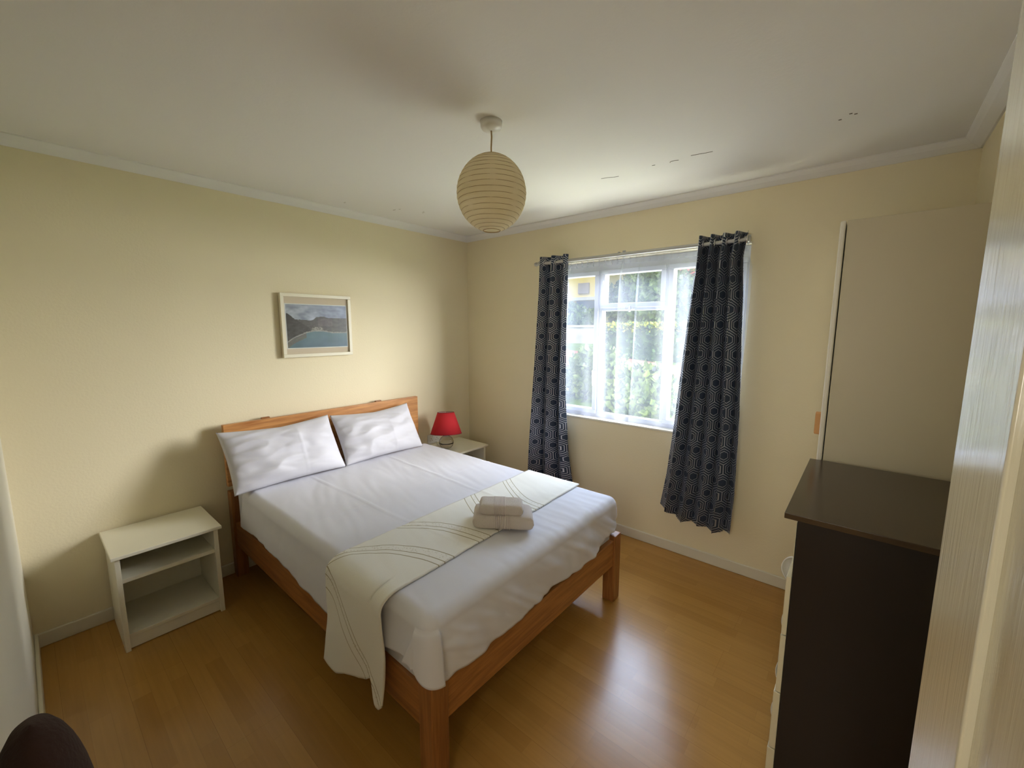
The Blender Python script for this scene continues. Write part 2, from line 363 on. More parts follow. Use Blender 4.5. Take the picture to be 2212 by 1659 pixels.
for nm, b in (('baseboard_left', (0, .015, -L, 0, 0, .072)), ('baseboard_back', (0, W, -.015, 0, 0, .072)),
              ('baseboard_front', (0, DX0-.06, -L, -L+.015, 0, .075)), ('baseboard_right', (W-.015, W, -2.2, 0, 0, .072))):
    mb = MB().box(*b); struct(nm, mb, m_trim, bevel=.005)
# coving strips where walls meet ceiling
cz, cw, ch = CZ, .062, .042
prof = [(0, cz), (0, cz-ch), (.008, cz-ch), (.02, cz-ch+.006), (.042, cz-ch+.018), (.056, cz-.012), (cw, cz-.006), (cw, cz)]
def cove(name, axis, a, b, mapf):
    mb = MB(); n = len(prof)
    for t in (a, b):
        for p in prof: mb.v.append(mapf(t, p[0], p[1]))
    mb.f.append(tuple(range(n))); mb.f.append(tuple(range(n, 2*n)))
    for k in range(n): mb.f.append((k, (k+1) % n, n+(k+1) % n, n+k))
    struct(name, mb, m_ceil)
cove('trim_1', 1, -L, 0, lambda t, d, z: (d, t, z))
cove('trim_2', 0, 0, W, lambda t, d, z: (t, -d, z))
cove('trim_3', 1, -L, 0, lambda t, d, z: (W-d, t, z))
# small cracks and flakes in the ceiling paint
m_crack = mat('cracked_paint', (120, 112, 98), .9)
def crack(pts, r=.0018):
    mb = MB().tube([(x, y, CZ-.0002) for x, y in pts], r, 5)
    return mb
cr = MB()
for pts in ([(1.745, -.622), (1.78, -.613), (1.805, -.60), (1.838, -.593)], [(2.04, -.626), (2.055, -.622)], [(2.125, -.606), (2.133, -.617), (2.15, -.618), (2.17, -.610)],
            [(2.235, -.628), (2.262, -.624), (2.30, -.615), (2.33, -.612)]):
    t = MB().tube([(x, y, CZ-.0004) for x, y in pts], .0016, 5); k = len(cr.v); cr.v += t.v; cr.f += [tuple(i+k for i in f) for f in t.f]
for cx_, cy_ in ((2.81, -.61), (2.845, -.645), (2.86, -.63)):
    cr.box(cx_-.006, cx_+.004, cy_-.003, cy_+.004, CZ-.0012, CZ+.001)
struct('trim_4', cr, m_crack)
sm5 = MB()
for cx_, cy_, rr in ((.30, -1.0, .016), (.345, -.985, .011), (.40, -.82, .014), (.43, -.84, .008), (.20, -1.32, .012)):
    q = [(cx_+rr*math.cos(k*.7)*(1+.5*nz(k, rr*99)), cy_+rr*.45*math.sin(k*.7)*(1+.5*nz(k, 3, rr*99))) for k in range(9)]
    sm5.prism(q, 2, CZ-.0006, CZ+.001)
struct('trim_5', sm5, mat('faint_damp_mark', (206, 199, 186), .9))

# ------------------------------------------------------------------ window
win = thing('window_1', ((OX0+OX1)/2, .07, OZ0), None, None); win['kind'] = 'structure'
YF0, YF1 = .07, .13
fr = MB()
fr.box(OX0, OX1, YF0, YF1, OZ0, .895).box(OX0, OX1, YF0, YF1, 1.966, OZ1)
fr.box(OX0, .985, YF0, YF1, .895, 1.966).box(2.37, OX1, YF0, YF1, .895, 1.966)
fr.box(1.368, 1.402, YF0, YF1, .895, 1.966).box(1.878, 1.912, YF0, YF1, .895, 1.966)
fr.box(1.402, 1.878, YF0, YF1, 1.684, 1.72)
obj('window_frame', fr, m_upvc, win, bevel=.004)
def sash(x0, x1, z0, z1, t=.034, y0=.052):
    mb = MB().box(x0, x1, y0, .12, z0, z0+t).box(x0, x1, y0, .12, z1-t, z1).box(x0, x0+t, y0, .12, z0+t, z1-t).box(x1-t, x1, y0, .12, z0+t, z1-t)
    s = obj('sash', mb, m_upvc, win, bevel=.005)
    obj('pane', MB().box(x0+t-.004, x1-t+.004, .088, .092, z0+t-.004, z1-t+.004), m_pane, s)
    return s
s1 = sash(.978, 1.376, .885, 1.985)
s2 = sash(1.394, 1.886, 1.705, 1.985)
s3 = obj('pane', MB().box(1.398, 1.882, .088, .092, .89, 1.69), m_pane, win)
s4 = sash(1.904, 2.378, .885, 1.985)
def handle(x, z, s, long=.11):
    mb = MB().lathe([(0.0001, 0), (.013, 0), (.013, .016), (.0001, .016)], (x, .052, z), 16, Matrix.Rotation(math.pi/2, 3, 'X'))
    mb.tube([(x, .034, z), (x, .03, z-.02), (x, .032, z-long)], [.008, .007, .006], 8)
    obj('handle', mb, m_chrome, s, smooth=True)
handle(1.921, 1.47, s4); handle(1.358, 1.22, s1)
mb = MB().box(1.60, 1.68, .04, .056, 1.69, 1.712).tube([(1.64, .044, 1.712), (1.64, .03, 1.70), (1.64, .03, 1.672)], .008, 8); obj('handle', mb, m_chrome, s2, bevel=.002)
sill = MB().box(OX0-.0, OX1, -.006, .07, OZ0-.012, OZ0+.003); o = obj('window_sill', sill, m_trim, win, bevel=.004)

# net curtain and its track
def hang(name, z0, z1, xa, xb, folds, amp, yc, nu, material, root, hem, lap=0, lab=None, phase=0., depthgrow=.3, side=None, clothw=None):
    """cloth hanging in waves; xa, xb give left and right edge at v (0 top..1 hem)"""
    def P(u, v):
        x = xa(v)+(xb(v)-xa(v))*u
        f = 2*math.pi*(folds*u+phase) + .5*math.sin(3*v+5*u)*v
        y = yc(v) + amp(u, v)*math.sin(f) + .006*nz(u*6, v*4)*v
        x += .28*amp(u, v)*math.sin(2*f+.6)*sm(0, .25, v)
        if lap: x += lap*abs(math.sin(u*7.3+.9))**4*math.sin(f+1.2+2*v)*sm(0, .12, v)*(1-.3*v)
        z = z0+(hem(u)-z0)*v
        return (x, y, z)
    nv = 90
    # arc length across the cloth for the pattern
    cw_ = [0]
    for i in range(1, nu):
        a = Vector(P((i-1)/(nu-1), .3)); b = Vector(P(i/(nu-1), .3)); cw_.append(cw_[-1]+(b-a).length)
    def UV(u, v): return (cw_[round(u*(nu-1))], (z0-hem(u))*-v)
    mb = MB().grid(nu, nv, P, UV)
    return mb, P
sheer = thing('net_curtain', (1.68, -.02, 2.03), 'sheer white net curtain hanging across the window between the dark curtains', 'net curtain')
mb, _ = hang('sheer', 2.035, .87, lambda v: .965, lambda v: 2.392, 10, lambda u, v: .006+.014*abs(math.sin(u*8.5+1))**5, lambda v: -.024, 420, m_sheer, sheer, lambda u: .872+.003*math.sin(u*60), lap=.036)
obj('net_cloth', mb, m_sheer, sheer, smooth=True)
mb, _ = hang('sheer_h', 2.05, 2.02, lambda v: .965, lambda v: 2.392, 30, lambda u, v: .006, lambda v: -.026, 420, m_sheer, sheer, lambda u: 2.005)
obj('heading_tape', mb, m_sheer, sheer, smooth=True)
tr = MB().tube([(.955, -.03, 2.052), (2.40, -.03, 2.052)], .0035, 8)
for x in (.955, 1.5, 2.40): tr.box(x-.004, x+.004, -.032, 0, 2.048, 2.058)
obj('curtain_wire', tr, m_plastic, sheer)

# curtain rod
RY, RZ = -.085, 2.06
rod = thing('curtain_rod', (1.63, RY, RZ), 'slim grey metal curtain rod above the window carrying the dark curtains', 'curtain rod')
obj('pole', MB().tube([(.895, RY, RZ), (2.40, RY, RZ)], .0125, 16), m_rod, rod, smooth=False)
for x0, x1 in ((.895, .872), (2.40, 2.412)):
    obj('finial', MB().tube([(x0, RY, RZ), (x0+(x1-x0)*.5, RY, RZ), (x1, RY, RZ)], [.015, .016, .012], 14), m_rod, rod)
for x in (.915, 1.60, 2.385):
    o = obj('bracket', MB().box(x-.006, x+.006, RY-.006, -.004, RZ+.011, RZ+.019).box(x-.012, x+.012, -.006, 0, RZ-.01, RZ+.04), m_rod, rod, bevel=.002)

def curtain(label, xa, xb, hem, folds, phase, amp, nu=330):
    root = thing('curtain', ((xa(0)+xb(0))/2, RY, RZ), label, 'curtain', None)
    mb, P = hang('c', 2.108, .3, xa, xb, folds, amp, lambda v: RY-.01*v, nu, m_curt, root, hem, phase=phase)
    obj('cloth', mb, m_curt, root, smooth=True, solid=.0015)
    # eyelets at the places where the cloth crosses the rod
    prev = None
    for i in range(401):
        u = i/400; p = Vector(P(u, .027)); s = p.y-RY
        if prev is not None and prev*s < 0:
            q = Vector(P(min(1, u+.004), .027))-Vector(P(max(0, u-.004), .027)); nrm = Vector((-q.y, q.x, 0))
            obj('eyelet', MB().torus((p.x, RY, RZ), .021, .0035, nrm, 24, 6), m_chrome, root, smooth=True)
        prev = s
    return root
curtain('dark navy hexagon-patterned curtain on the left of the window, hanging down behind the bed',
        lambda v: interp([(0, .937), (.17, .927), (.5, .897), (.94, .842), (1, .835)], v),
        lambda v: interp([(0, 1.193), (.3, 1.19), (.6, 1.188), (.85, 1.213), (1, 1.26)], v), lambda u: .30+.02*math.sin(9*u), 2.35, .62,
        lambda u, v: .030+.012*v)
curtain('dark navy hexagon-patterned curtain gathered on the right of the window, hem above the floor',
        lambda v: interp([(0, 2.117), (.12, 2.111), (.37, 2.079), (.68, 2.041), (.87, 2.011), (1, 1.977)], v),
        lambda v: interp([(0, 2.400), (.04, 2.392), (.08, 2.380), (.3, 2.392), (.6, 2.416), (.85, 2.424), (1, 2.416)], v),
        lambda u: interp([(0, .350), (.12, .33), (.3, .278), (.42, .292), (.6, .288), (.8, .272), (1, .296)], u), 4.25, .30,
        lambda u, v: (.040+.006*math.sin(8*u))*(1-.18*v))

# ------------------------------------------------------------------ ceiling lamp
LX, LY = 1.725, -1.505
lamp = thing('pendant_lamp', (LX, LY, CZ), 'round cream paper lantern hanging from the ceiling on a short flex', 'ceiling lamp')
obj('ceiling_rose', MB().lathe([(.0001, CZ-.036), (.012, CZ-.036), (.038, CZ-.030), (.043, CZ-.022), (.045, CZ), (.0001, CZ)], (LX, LY, 0), 40), m_plastic, lamp, smooth=True)
obj('flex', MB().tube([(LX, LY, CZ-.03), (LX+.002, LY, CZ-.06), (LX-.001, LY, CZ-.1), (LX, LY, CZ-.16), (LX, LY, 2.20)], .0032, 8), m_wire, lamp, smooth=True)
obj('lamp_holder', MB().lathe([(.0001, 2.25), (.012, 2.25), (.017, 2.235), (.018, 2.19), (.02, 2.185), (.02, 2.175), (.0001, 2.175)], (LX, LY, 0), 20), m_plastic, lamp, smooth=True)
gc, RH, RV = 2.113, .143, .153
prof_g = []; ribs = 19
for i in range(ribs*8+1):
    t = math.asin(.25) + (math.pi-2*math.asin(.25))*i/(ribs*8)   # polar angle limited by the openings
    k = (i % 8)/8; bul = 1+.014*math.sin(math.pi*k) - .006
    prof_g.append((RH*math.sin(t)*bul, RV*math.cos(t)))
def gl(u, v):
    i = round(v*(len(prof_g)-1)); r, z = prof_g[i]; a = 2*math.pi*u
    r *= 1+.006*nz(math.cos(a)*4, math.sin(a)*4, z*20) + .004*math.cos(8*a)
    return (LX+r*math.cos(a), LY+r*math.sin(a), gc+z)
shade = obj('paper_shade', MB().grid(96, len(prof_g), gl, wrap=True), m_paper, lamp, smooth=True)
wr = MB()
for k in range(0, ribs+1):
    r, z = prof_g[k*8]; wr.torus((LX, LY, gc+z), r*1.0, .0009 if 0 < k < ribs else .002, (0, 0, 1), 64, 5)
obj('wire_hoops', wr, m_wire, shade)
bulb = MB().lathe([(.0001, 2.10), (.015, 2.104), (.027, 2.12), (.029, 2.135), (.022, 2.158), (.013, 2.176), (.0001, 2.176)], (LX, LY, 0), 24)
obj('bulb', bulb, m_plastic, lamp, smooth=True)

# ------------------------------------------------------------------ picture
pic = thing('picture', (.0, -1.4675, 1.57), 'white framed landscape picture of a mountainous bay hanging above the bed', 'picture')
y0, y1, z0, z1, fwid = -1.712, -1.224, 1.357, 1.783, .022
fb = MB().box(.008, .036, y0, y1, z0, z0+fwid).box(.008, .036, y0, y1, z1-fwid, z1).box(.008, .036, y0, y0+fwid, z0+fwid, z1-fwid).box(.008, .036, y1-fwid, y1, z0+fwid, z1-fwid)
obj('frame', fb, m_frame, pic, bevel=.002)
obj('backing', MB().box(.0, .014, y0+.01, y1-.01, z0+.01, z1-.01), m_matb, pic)
obj('mount', MB().box(.0205, .0225, y0+fwid, y1-fwid, z0+fwid, z1-fwid), m_matb, pic)
PY0, PY1, PZ0, PZ1 = y0+fwid+.006, y1-fwid-.006, z0+fwid+.036, z1-fwid-.044
obj('print_border', MB().box(.0225, .0232, PY0, PY1, PZ0, PZ1), m_plastic, pic)
def bay():
    # painted landscape: cloudy sky, brown ridges, pale shore, teal water
    nu, nv = 150, 96; mb = MB(); a0, a1, b0, b1 = PY0+.006, PY1-.006, PZ0+.006, PZ1-.006
    mb.grid(nu, nv, lambda u, v: (.0236, a0+(a1-a0)*u, b0+(b1-b0)*v))
    me = bpy.data.meshes.new('print'); me.from_pydata([tuple(Vector(v)-Vector(pic.location)) for v in mb.v], [], mb.f)
    ca = me.color_attributes.new('Col', 'FLOAT_COLOR', 'POINT')
    for i in range(nu):
        for j in range(nv):
            u, v = i/(nu-1), j/(nv-1)
            ridge = interp([(0, .80), (.05, .77), (.13, .66), (.2, .655), (.35, .64), (.42, .645), (.48, .72), (.6, .735), (.68, .70), (.85, .70), (1, .70)], u)+.012*nz(u*30, 3)
            near = interp([(0, .8), (.06, .77), (.14, .66), (.25, .56), (.35, .46), (.42, .38), (.45, .2)], u)
            shore = interp([(0, .12), (.1, .22), (.2, .28), (.3, .34), (.45, .38), (.6, .37), (.75, .33), (1, .33)], u)+.006*nz(u*40, 9)
            if v > ridge:
                c = .5+.5*nz(u*6, v*9, 2)+.25*nz(u*17, v*20)
                c += .1*(1-(v-ridge)/.35); col = [118+70*c-30*u, 124+68*c-24*u, 140+60*c]
            elif v > shore:
                t = nz(u*14, v*16, 5)*.6+nz(u*40, v*46)*.4
                base = [74, 66, 58] if v < near else [92, 82, 74]
                if .5 < u < .75 and .5 < v < .68: base = [104, 86, 84]
                col = [c+26*t for c in base]
                if .38 < u < .58 and shore+.0 < v < shore+.1 and nz(u*50, v*70) > .0: col = [165, 155, 135]
                if v < shore+.028: col = [150+30*t, 144+30*t, 130+30*t]
            elif v > shore-.05-.08*(1-u) and u < .3: col = [110+30*nz(u*40, v*60), 104+20*nz(u*30, v*40), 92]
            else:
                k = (shore-v)/.35; c = nz(u*8, v*10)*8+12*math.exp(-((u-.35)**2+(v-.2)**2)*25)
                col = [80+c-6*k, 118+c-12*k, 122+c+8*u]
            ca.data[i*nv+j].color = lin([max(0, min(255, x*1.08)) for x in [.62*q+.38*sum(col)/3 for q in col]])
    m = bpy.data.materials.new('bay_print'); m.use_nodes = True; nt = m.node_tree; b = nt.nodes['Principled BSDF']
    at_ = N(nt, 'VertexColor'); at_.layer_name = 'Col'; nt.links.new(at_.outputs[0], b.inputs['Base Color']); b.inputs['Roughness'].default_value = .35
    me.materials.append(m); o = bpy.data.objects.new('print', me); COL.objects.link(o); o.parent = pic
bay()
obj('picture_glass', MB().box(.0275, .0285, y0+fwid-.003, y1-fwid+.003, z0+fwid-.003, z1-fwid+.003), m_pane, pic)

# ------------------------------------------------------------------ bed
BX0, BX1, BY0, BY1 = .02, 1.99, -2.09, -.715
bed = thing('bed', (1.0, -1.4, 0), 'orange pine double bed with a plank headboard against the cream wall', 'bed')
obj('headboard', MB().box(.052, .084, -2.104, -.682, .595, .978), m_pine_y, bed, bevel=.004)
for yy in (-2.095, -.765):
    obj('headboard_post', MB().box(.02, .085, yy, yy+.065, 0, .556), m_pine_z, bed, bevel=.004)
for yy in (-1.75, -1.1):
    obj('headboard_support', MB().box(.022, .052, yy, yy+.09, .2, .972), m_pine_z, bed, bevel=.003)
for yy in (-1.88, -1.06): obj('headboard_brace', MB().box(.03, .052, yy, yy+.05, .90, .984), m_pine_z, bed, bevel=.003)
for yy in (-2.09, -.79):
    obj('leg', MB().box(1.92, 1.99, yy, yy+.075, 0, .398), m_pine_z, bed, bevel=.005, segs=3)
obj('side_rail', MB().box(.085, 1.92, -2.083, -2.055, .205, .36), m_pine_x, bed, bevel=.004)
obj('side_rail', MB().box(.085, 1.92, -.75, -.722, .205, .36), m_pine_x, bed, bevel=.004)
obj('foot_rail', MB().box(1.95, 1.982, -2.015, -.79, .222, .375), m_pine_f, bed, bevel=.004)
obj('head_rail', MB().box(.05, .08, -2.03, -.765, .22, .36), m_pine_y, bed, bevel=.004)
for i in range(12):
    x = .16+i*.155
    obj('slat', MB().box(x, x+.07, -2.055, -.75, .285, .303), m_pine_y, bed, bevel=.002)
obj('centre_rail', MB().box(.08, 1.95, -1.43, -1.38, .225, .285), m_pine_x, bed)

mb = MB()
def rbox(mb, x0, x1, y0, y1, z0, z1, r, n=40, mz=10, disp=None):
    cx, cy = (x0+x1)/2, (y0+y1)/2
    per = []
    for k in range(4):
        ccx = (x1-r, x0+r, x0+r, x1-r)[k]; ccy = (y1-r, y1-r, y0+r, y0+r)[k]
        for j in range(n//4+1):
            t = math.pi/2*(k+j/(n//4)); per.append((ccx, ccy, math.cos(t), math.sin(t), r))
    rows = []
    zr = min(r, (z1-z0)/2.2)*.8
    for i in range(7): a = math.pi/2*i/6; rows.append((z0+zr-zr*math.cos(a), -(1-math.sin(a))*zr))
    for i in range(1, mz): rows.append((z0+zr+(z1-z0-2*zr)*i/mz, 0))
    for i in range(7): a = math.pi/2*i/6; rows.append((z1-zr+zr*math.sin(a), -(1-math.cos(a))*zr))
    i0 = len(mb.v); m = len(per)
    for z, off in rows:
        for (a, b, c, s, rr) in per:
            mb.v.append((a+c*(rr+off), b+s*(rr+off), z))
    for q in range(len(rows)-1):
        for j in range(m):
            mb.f.append((i0+q*m+j, i0+q*m+(j+1) % m, i0+(q+1)*m+(j+1) % m, i0+(q+1)*m+j))
    mb.f.append(tuple(i0+j for j in reversed(range(m)))); mb.f.append(tuple(i0+(len(rows)-1)*m+j for j in range(m)))
    return mb
mt = obj('mattress', rbox(MB(), .095, 1.955, -2.07, -.735, .303, .592, .05), m_matt, None, smooth=True, org=(1.0, -1.4, .303))
tag(mt, 'thick white mattress on the pine bed, its bare side showing beside the headboard', 'mattress')

# bed sheet: cloth grid laid over the mattress; beyond the edges it falls
SX0, SX1, SY0, SY1 = .262, 1.975, -2.088, -.722
SZ = .615
def hem_left(x): return interp([(.26, .40), (.4, .405), (.6, .415), (.9, .385), (1.04, .36), (1.33, .345), (1.6, .39), (1.78, .435), (1.9, .45), (2.0, .42)], x)
def hem_foot(y): return interp([(-2.1, .40), (-2.02, .378), (-1.85, .378), (-1.64, .38), (-1.4, .398), (-1.2, .385), (-1.03, .385), (-.84, .44), (-.70, .44)], y)
def wr_top(x, y):
    # soft creases: fan of pulls running across, plus two fold lines
    h = .0045*nz(x*2.2, y*3.1, 1)+.0022*nz(x*5+y*9, y*3-x*2, 4)
    h += .0022*abs(nz((x*.35+y)*16, (x-y*.3)*3.2, 7))
    h += .0026*math.exp(-((y+1.13+.05*x)/.006)**2) + .0020*math.exp(-((y+1.72-.02*x)/.006)**2)
    h += .0020*math.exp(-((x-.98)/.007)**2)
    # gathers over the foot edge
    h += .0045*sm(1.55, 1.95, x)*nz(x*3, y*26, 3)*sm(-2.05, -1.6, y)
    return h
def sheet_pt(s, t):
    # s: path length along x (0..), t: path length along y
    R = .05
    def fold(d):          # d past the edge -> (outward, drop)
        if d <= 0: return 0, 0
        if d < R*math.pi/2: a = d/R; return R*math.sin(a), R*(1-math.cos(a))
        return R, R+(d-R*math.pi/2)
    ex = s-(SX1-R); eyl = (SY0+R)-t; eyr = t-(SY1-R)
    ox, dx = fold(ex); ol, dl = fold(eyl); orr, dr = fold(eyr)
    return ox, dx, ol, dl, orr, dr
def sheet_mesh():
    mb = MB(); R = .05
    # perimeter runs: left side (head to foot), foot, right side; profile runs from inside top to hem
    rc = R
    path = []
    n1, nc, n2 = 150, 22, 120
    xe = SX1-rc; lx = [SX0+(xe-.15-SX0)*i/120 for i in range(120)]+[xe-.15+.15*i/45 for i in range(45)]; n1 = len(lx)
    for x in lx: path.append((x, SY0, 0, -1, 'L'))
    for i in range(nc): a = math.pi/2*i/nc; path.append((SX1-rc+rc*math.sin(a), SY0+rc-rc*math.cos(a), math.sin(a), -math.cos(a), 'C'))
    for i in range(n2): path.append((SX1, SY0+rc+(SY1-SY0-2*rc)*i/n2, 1, 0, 'F'))
    for i in range(nc): a = math.pi/2*i/nc; path.append((SX1-rc+rc*math.cos(a), SY1-rc+rc*math.sin(a), math.cos(a), math.sin(a), 'D'))
    for x in [xe]+lx[::-1]: path.append((x, SY1, 0, 1, 'R'))
    # arc length
    al = [0]
    for a, b in zip(path, path[1:]): al.append(al[-1]+math.hypot(b[0]-a[0], b[1]-a[1]))
    cs = al[n1]           # arc length where the near foot corner starts
    NP = 34
    for k, (px, py, nx, ny, reg) in enumerate(path):
        if reg == 'L': hem = hem_left(px)
        elif reg == 'F': hem = hem_foot(py)
        elif reg == 'C': f = (k-n1)/nc; hem = hem_left(px)*(1-f)+hem_foot(py)*f - .02*math.sin(math.pi*f)
        elif reg == 'D': hem = .44
        else: hem = .40
        A = al[k]
        hem += .006*nz(A*7, 2)+.003*nz(A*23, 5)
        for j in range(NP):
            if j < 14:
                a = math.pi/2*j/13; off = -R+R*math.sin(a); z = SZ-R+R*math.cos(a); dd = R*a
            else:
                f = (j-13)/(NP-14); z = (SZ-R)+(hem-(SZ-R))*f; off = 0; dd = R*1.57+(SZ-R-z)
            fall = max(0, SZ-R-z)
            # cloth waves growing towards the hem
            wv = .010*nz(A*5.5, z*2, 11)+.007*nz(A*14, z*4, 12)
            if reg in 'FD': wv += .016*nz(A*9+z*7, z*3, 20)+.016*abs(nz(A*13+z*20, z*5, 21))*sm(.61, .54, z)+.002
            off2 = off + wv*min(1, fall/.08+.15*min(1, j/6)) + .014*min(1, fall/.2)
            if reg == 'L': off2 += .006*math.sin(fall*14)*min(1, fall/.1)
            # foot panel folded round the near corner: one cloth thickness proud, ending on a slanting edge
            edge = cs - .012 - .42*max(0, .545-z)*(1 if z < .57 else 0)
            if reg in 'LC' and z < .57:
                prow = sm(edge-.004, edge+.002, A)*sm(.585, .55, z)*(.013+.009*min(1, fall/.2)); off2 += prow
            x = px+nx*off2; y = py+ny*off2
            zz = z + (wr_top(x, y) if j < 14 else 0)*(1-j/14 if j < 14 else 0)
            mb.v.append((x, y, zz))
    P = len(path)
    for k in range(P-1):
        for j in range(NP-1): a = k*NP+j; mb.f.append((a, a+NP, a+NP+1, a+1))
    # top panel: grid on the same stations as the perimeter
    i0 = len(mb.v)
    xs = [p[0] for p in path[:n1]]+[SX1-R]; ysn = [p[1] for p in path[n1+nc:n1+nc+n2]]+[SY1-R]
    nu, nv = len(xs), len(ysn)
    for x in xs:
        for y in ysn: mb.v.append((x, y, SZ+wr_top(x, y)))
    for a in range(nu-1):
        for b in range(nv-1): k = i0+a*nv+b; mb.f.append((k, k+nv, k+nv+1, k+1))
    return mb
sh = obj('bed_sheet', sheet_mesh(), m_sheet, None, smooth=True, org=(1.1, -1.4, .6))
bm = bmesh.new(); bm.from_mesh(sh.data); bmesh.ops.remove_doubles(bm, verts=bm.verts, dist=.0006)
bmesh.ops.recalc_face_normals(bm, faces=bm.faces); bm.to_mesh(sh.data); bm.free(); sh.data.shade_smooth()
md = sh.modifiers.new('thickness', 'SOLIDIFY'); md.thickness = .004; md.offset = -1
tag(sh, 'white cotton top sheet spread over the bed with its edges hanging over the pine rails', 'bed sheet')

# pillows
def pillow(label, yc, wy, hz, T_, seed, base, top, twist=0):
    # local a across (y), b from bottom edge to top edge
    base = Vector(base); top = Vector(top); ev = (top-base); H = ev.length; ev.normalize()
    ea = Vector((twist, 1, 0)).normalized(); en = ea.cross(ev).normalized()
    if en.x < 0: en = -en
    mb = MB(); nu, nv = 76, 56
    for side in (1, -1):
        i0 = len(mb.v)
        for i in range(nu):
            for j in range(nv):
                a = -1+2*i/(nu-1); b = -1+2*j/(nv-1)
                prof_ = max(0, (1-abs(a)**2.6))**.55*max(0, (1-abs(b)**2.4))**.6
                th = T_*prof_*.5
                pa = a*(1-.035*(1-b*b)*abs(a)**3); pb = b*(1-.06*(1-a*a)*abs(b)**3)
                wv = 0
                if side == 1:
                    edge = (1-prof_)
                    wv = .012*nz(a*2.2+seed, b*2.0, 1)*prof_+.013*abs(nz(a*2.2+b*2.4+seed, b*2.6-a*.6, 3))*prof_
                    wv += .032*(.25-abs(nz(a*1.3+b*1.1, a*.9-b*2.1+seed, 6)))*min(1, prof_*1.5)*(.35+.65*sm(.2, -.9, a))
                    wv += .0025*math.exp(-((a-.22)/.015)**2)*prof_*1.2
                    wv += .0012*nz(a*7, b*7+seed, 8)*prof_
                sag = -.02*(1-abs(a))*sm(0, 1, b)
                p = base + ea*(pa*wy/2) + ev*((pb+1)/2*H+sag) + en*(side*th+wv+.0)
                mb.v.append(tuple(p))
        for i in range(nu-1):
            for j in range(nv-1):
                k = i0+i*nv+j; mb.f.append((k, k+nv, k+nv+1, k+1))
    o = obj('pillow', mb, m_pillow, None, smooth=True, org=tuple(base))
    bm = bmesh.new(); bm.from_mesh(o.data); bmesh.ops.remove_doubles(bm, verts=bm.verts, dist=.0012)
    bmesh.ops.recalc_face_normals(bm, faces=bm.faces); bm.to_mesh(o.data); bm.free(); o.data.shade_smooth()
    tag(o, label, 'pillow', None)
    return o
pillow('rumpled white pillow leaning on the headboard nearer the empty nightstand', -1.82, .665, .4, .15, 3.1, (.345, -1.815, .622), (.145, -1.825, .955), -.02)
pillow('white pillow leaning on the headboard nearer the red lamp', -1.16, .645, .4, .15, 9.4, (.335, -1.155, .622), (.145, -1.16, .948), .0)

# bed runner
RXA, RXB = 1.352, 1.752
def runner():
    mb = MB(); nu, nv = 44, 190
    ztop = SZ+.007; yL = SY0-.036; R = .05
    Ltop = (-.735) - (SY0+R)
    def hem(u): return interp([(0, .158), (.18, .175), (.3, .18), (.42, .205), (.6, .222), (.72, .245), (.8, .272), (.822, .25), (.84, .195), (.87, .176), (.93, .172), (.97, .18), (1, .205)], u)
    for i in range(nu):
        u = i/(nu-1)
        h = hem(u); drop = ztop-R-h
        Lt = [Ltop, R*1.75, drop]; tot = sum(Lt)
        for j in range(nv):
            s = tot*j/(nv-1)
            xx = RXA+(RXB-RXA)*u
            # slightly skewed strip
            if s < Lt[0]:
                y = -.735-s; fy = s/Lt[0]; x = 1.332+(1.716-1.332)*u+(.035*(1-u)+.045*u)*fy
                z = ztop+wr_top(x, y)+.0012*nz(x*6, y*6, 2); y_ = y
            elif s < Lt[0]+Lt[1]:
                a = (s-Lt[0])/Lt[1]*math.pi/2; x = 1.367+(1.761-1.367)*u
                y_ = SY0+R-(R+.034)*math.sin(a); z = ztop-R+R*math.cos(a)+wr_top(x, -2.03)*(1-a/1.57)
            else:
                f = (s-Lt[0]-Lt[1])/Lt[2]; x = 1.367+(1.761-1.367)*u
                z = ztop-R-drop*f
                y_ = yL+R-.05-.010*f+.014*math.sin(u*7+1+f*2)*f+.004*nz(u*4, f*3)
                x += -.035*f*(1-u)+.0*u + .012*math.sin(f*5+u*3)*f*(1-u)
                # near edge rolls under towards the corner
                roll = sm(.84, 1, u)*sm(.1, .9, f)
                y_ += .016*roll; x += .012*sm(.5, 1, u)*math.sin(f*3.1)-.012*roll
            mb.v.append((x, y_, z)); mb.uv[len(mb.v)-1] = (u, s)
    for i in range(nu-1):
        for j in range(nv-1): k = i*nv+j; mb.f.append((k, k+nv, k+nv+1, k+1))
    return mb
rn = obj('bed_runner', runner(), m_runner, None, smooth=True, org=(1.55, -1.5, .62))
md = rn.modifiers.new('thickness', 'SOLIDIFY'); md.thickness = .007; md.offset = 0
tag(rn, 'cream quilted runner with wavy stitching laid across the bed, one end hanging down', 'bed runner')

